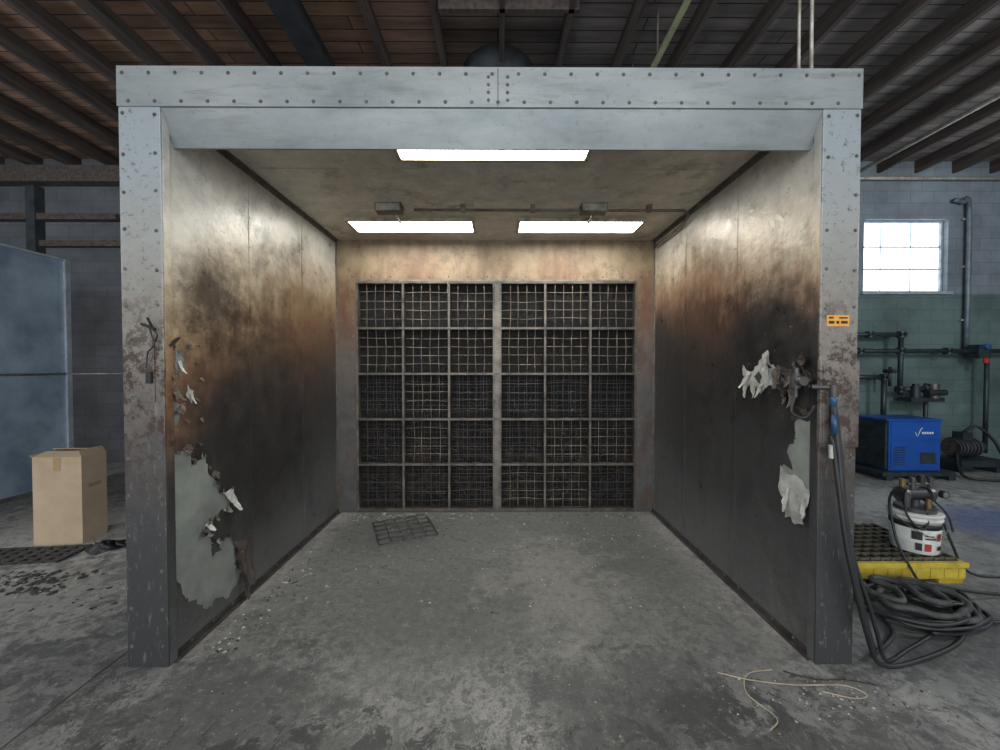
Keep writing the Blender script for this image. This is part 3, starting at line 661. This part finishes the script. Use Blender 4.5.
b.box(7.82,8.02,Y-.08,Y+.08,1.76,1.98,M_dkst); b.cyl((7.92,Y-.08,1.95),(7.92,Y-.12,1.95),.045,M_blueh); b.box(7.88,7.96,Y-.1,Y-.08,1.68,1.76,M_red)
b.cyl((6.82,Y-.05,1.12),(6.82,Y-.05,1.30),.06,M_dkst,seg=16); b.cyl((7.12,Y-.05,1.1),(7.12,Y-.05,1.34),.07,M_alum,seg=16); b.cyl((6.82,Y-.05,1.30),(6.82,Y-.05,1.34),.04,M_dkst)
b.cyl((6.95,Y-.1,1.2),(7.25,Y-.1,1.2),.05,M_dkst,seg=16)
b.box(6.7,7.25,Y-.1,Y+.1,1.05,1.12,M_dkst)
b.done()
b=B('shop_air_pump')
b.box(7.0,7.7,5.75,6.12,.1,.2,M_dkst)
for xx in(7.05,7.6): b.box(xx,xx+.06,5.8,6.1,0,.1,M_dkst)
b.cyl((7.1,5.98,.36),(7.45,5.98,.36),.14,M_alum,seg=20); b.cyl((7.45,5.98,.36),(7.55,5.98,.36),.1,M_dkst,seg=20)
for i in range(6): b.cyl((7.12+i*.055,5.98,.36),(7.135+i*.055,5.98,.36),.155,M_dkst,seg=20)
b.box(7.2,7.35,5.9,6.05,.48,.6,M_dkst)
b.tube([(7.3,5.98,.6),(7.4,5.9,.7),(7.6,5.85,.5),(7.75,5.8,.2),(8.0,5.7,.03),(8.6,5.6,.03)],.02,M_black)
b.tube([(7.1,5.9,.3),(6.9,5.7,.1),(6.75,5.45,.025),(7.2,5.3,.025),(8.0,5.35,.025)],.018,M_black)
b.done()
# ================================================================ LEFT SIDE
b=B('galvanized_partition')
xp=-5.9
b.box(xp-.02,xp,2.4,5.28,.04,3.05,M_galv)
b.box(xp-.02,xp+.07,5.28,5.30,0,3.06,M_galvf); b.box(xp+.06,xp+.075,5.24,5.30,0,3.06,M_galvf)
b.box(xp-.02,xp+.03,2.4,5.28,3.05,3.075,M_galvf); b.box(xp,xp+.03,2.4,5.28,0,.04,M_edge)
b.box(xp,xp+.006,3.5,3.53,.04,3.05,M_galvf); b.box(xp,xp+.006,4.4,4.43,.04,3.05,M_galvf)
b.tube([(xp+.03,2.4,1.52),(xp+.03,5.28,1.52)],.012,M_cond,sub=1); b.tube([(xp+.08,5.26,1.52),(xp+.6,5.9,1.52)],.010,M_cond,sub=1)
for i in range(16): b.bolt((xp+.035,5.28,.1+i*.19),Fd,.008,M_bolt)
b.done()
b=B('cardboard_box')
b.X=Matrix.Translation((-3.99,3.60,0))@Matrix.Rotation(math.radians(4),4,'Z')
w,d,h,t=.205,.12,.79,.005
b.box(-w,w,-d,-d+t,0,h,M_card); b.box(-w,w,d-t,d,0,h,M_card); b.box(-w,-w+t,-d+t,d-t,0,h,M_card); b.box(w-t,w,-d+t,d-t,0,h,M_card); b.box(-w+t,w-t,-d+t,d-t,0,t,M_card2)
def flap(a,bb,out,up,ln):
    a=Vector(a);bb=Vector(bb);o=Vector(out)*ln+Vector((0,0,up)); e=(bb-a)*.03
    q=Vector((0,0,t)); vs=[a,bb,bb+o-e,a+o+e]; vs=vs+[v+q for v in vs]
    b.add(vs,[(0,1,2,3)[::-1],(4,5,6,7),(0,1,5,4),(1,2,6,5),(2,3,7,6),(3,0,4,7)],M_card)
flap((-w,-d,h),(w,-d,h),(0,1,0),.035,.11); flap((-w,d,h),(w,d,h),(0,-1,0),.05,.08); flap((w,-d,h),(w,d,h),(-1,0,0),.06,.03); flap((-w,-d,h),(-w,d,h),(-1,0,0),.02,.03)
b.box(-.03,.03,-d-.002,-d,h-.12,h,M_tape)
b.box(w,w+.002,-.06,.06,.5,.53,M_card2)
b.done()
b=B('open_grid_rubber_mat')
b.X=Matrix.Translation((-4.25,3.24,.0))@Matrix.Rotation(math.radians(6),4,'Z')
for i in range(13): b.box(-.6+i*.1,-.575+i*.1,-.15,.15,0,.018,M_chipd)
for i in range(5): b.box(-.6,.625,-.15+i*.069,-.125+i*.069,.0,.016,M_chipd)
b.done()
b=B('crumpled_rag_pile')
for (cx,cy,r) in[(-3.47,3.38,.10),(-3.40,3.44,.07),(-3.33,3.75,.12),(-3.2,3.85,.1)]:
    vs=[];fs=[];nu,nv_=14,8
    for j in range(nv_+1):
        ph=math.pi/2*j/nv_
        for i in range(nu):
            t=2*math.pi*i/nu; q=r*(1+.35*math.sin(t*3+j)+random.uniform(-.12,.12))
            vs.append((cx+q*math.cos(t)*math.cos(ph),cy+q*math.sin(t)*math.cos(ph)*.8,.0+r*.75*math.sin(ph)*(1+random.uniform(-.2,.2))))
    for j in range(nv_):
        for i in range(nu): k=(i+1)%nu; fs.append((j*nu+i,j*nu+k,(j+1)*nu+k,(j+1)*nu+i))
    b.add(vs,fs,M_black,True)
b.done()
b=B('fallen_filter_grid',booth)
b.X=Matrix.Translation((-.93,3.80,.010))@Matrix.Rotation(math.radians(24),4,'Z')
for i in range(6):
    q=-.27+i*.108; b.tube([(q,-.27,.0),(q,.0,.010),(q,.27,0)],.0055,M_edged,seg=5); b.tube([(-.27,q,0),(0,q,.010),(.27,q,0)],.0055,M_edged,seg=5)
b.done()
def scatter(b,n,fn,mats,s0,s1):
    for _ in range(n):
        x,y=fn(); s=random.uniform(s0,s1); a=random.uniform(0,6.28); k=random.randint(3,6); vs=[]
        zt=random.uniform(0,.35)*s
        for i in range(k):
            t=a+2*math.pi*i/k; r=s*random.uniform(.4,1); vs.append((x+r*math.cos(t),y+r*math.sin(t),.003+zt*(i%2)))
        vs+=[(v[0],v[1],v[2]-.0025) for v in vs]
        b.add(vs,[tuple(range(k))]+[(i,(i+1)%k,k+(i+1)%k,k+i) for i in range(k)],random.choice(mats))
b=B('paint_chips',booth)
scatter(b,280,lambda:(random.uniform(-1.65,1.6),random.triangular(2.1,4.2,4.15)),[M_chip,M_chip,M_chipd],.004,.014)
scatter(b,100,lambda:(random.gauss(-1.1,.35),random.uniform(4.0,4.22)),[M_chip],.008,.022)
scatter(b,50,lambda:(random.uniform(-1.5,1.5),random.uniform(4.05,4.2)),[M_chip,M_chipd],.008,.02)
scatter(b,80,lambda:(random.gauss(-1.55,.08),random.uniform(2.1,3.2)),[M_chip,M_chipd],.004,.016)
b.done()
b=B('floor_paint_chip_litter')
scatter(b,150,lambda:(random.uniform(-1.7,1.6),random.uniform(1.0,1.95)),[M_chip,M_chipd,M_chip],.002,.007)
scatter(b,90,lambda:(random.gauss(1.65,.25),random.uniform(1.7,1.95)),[M_chip,M_chip,M_chipd],.003,.009)
b.done()
b=B('shredded_paint_debris')
scatter(b,260,lambda:(random.gauss(-4.0,.6),random.uniform(2.5,3.02)),[M_chip,M_chipd,M_chipd],.006,.025)
scatter(b,80,lambda:(random.gauss(-3.5,.2),random.uniform(2.7,3.02)),[M_chipd],.015,.04)
scatter(b,80,lambda:(random.gauss(-3.9,.3),random.uniform(2.7,3.02)),[M_chip],.008,.025)
b.done()

# ================================================================ LIGHT
w=bpy.data.worlds.new('world'); S.world=w; w.use_nodes=True
bg=w.node_tree.nodes['Background']; bg.inputs[0].default_value=(.88,.94,1,1); bg.inputs[1].default_value=1.0
def area(name,loc,tgt,sx,sy,e,c):
    l=bpy.data.lights.new(name,'AREA'); l.shape='RECTANGLE'; l.size=sx; l.size_y=sy; l.energy=e; l.color=c
    o=bpy.data.objects.new(name,l); o.location=loc; d=Vector(tgt)-Vector(loc); o.rotation_euler=d.to_track_quat('-Z','Y').to_euler(); S.collection.objects.link(o)
def fill_point(name,loc,e,c,r=.35):
    l=bpy.data.lights.new(name,'POINT'); l.energy=e; l.color=c; l.shadow_soft_size=r
    o=bpy.data.objects.new(name,l); o.location=loc; S.collection.objects.link(o)
area('assumed_daylight_fill',(0,-5.5,2.6),(0,3,1.8),8,4,230,(.92,.96,1))  # area light added behind the camera for assumed daylight; no door is modelled
fill_point('fill_light',(-6.8,1.6,3.3),190,(.88,.94,1)); fill_point('fill_light.001',(6.6,1.8,3.3),220,(.88,.94,1)); fill_point('fill_light.002',(0,-1.8,3.6),140,(.97,.98,1))  # unseen point lights added as fill for the ceiling and surroundings
# camera
cam=bpy.data.cameras.new('camera'); co=bpy.data.objects.new('camera',cam); S.collection.objects.link(co)
cam.sensor_width=36; cam.lens=13.86; cam.clip_start=.05
co.location=(0,0,1.6); co.rotation_euler=(math.radians(90-1.04),0,math.radians(-.3)); S.camera=co
S.view_settings.view_transform='Standard'; S.view_settings.look='None'; S.view_settings.exposure=.5
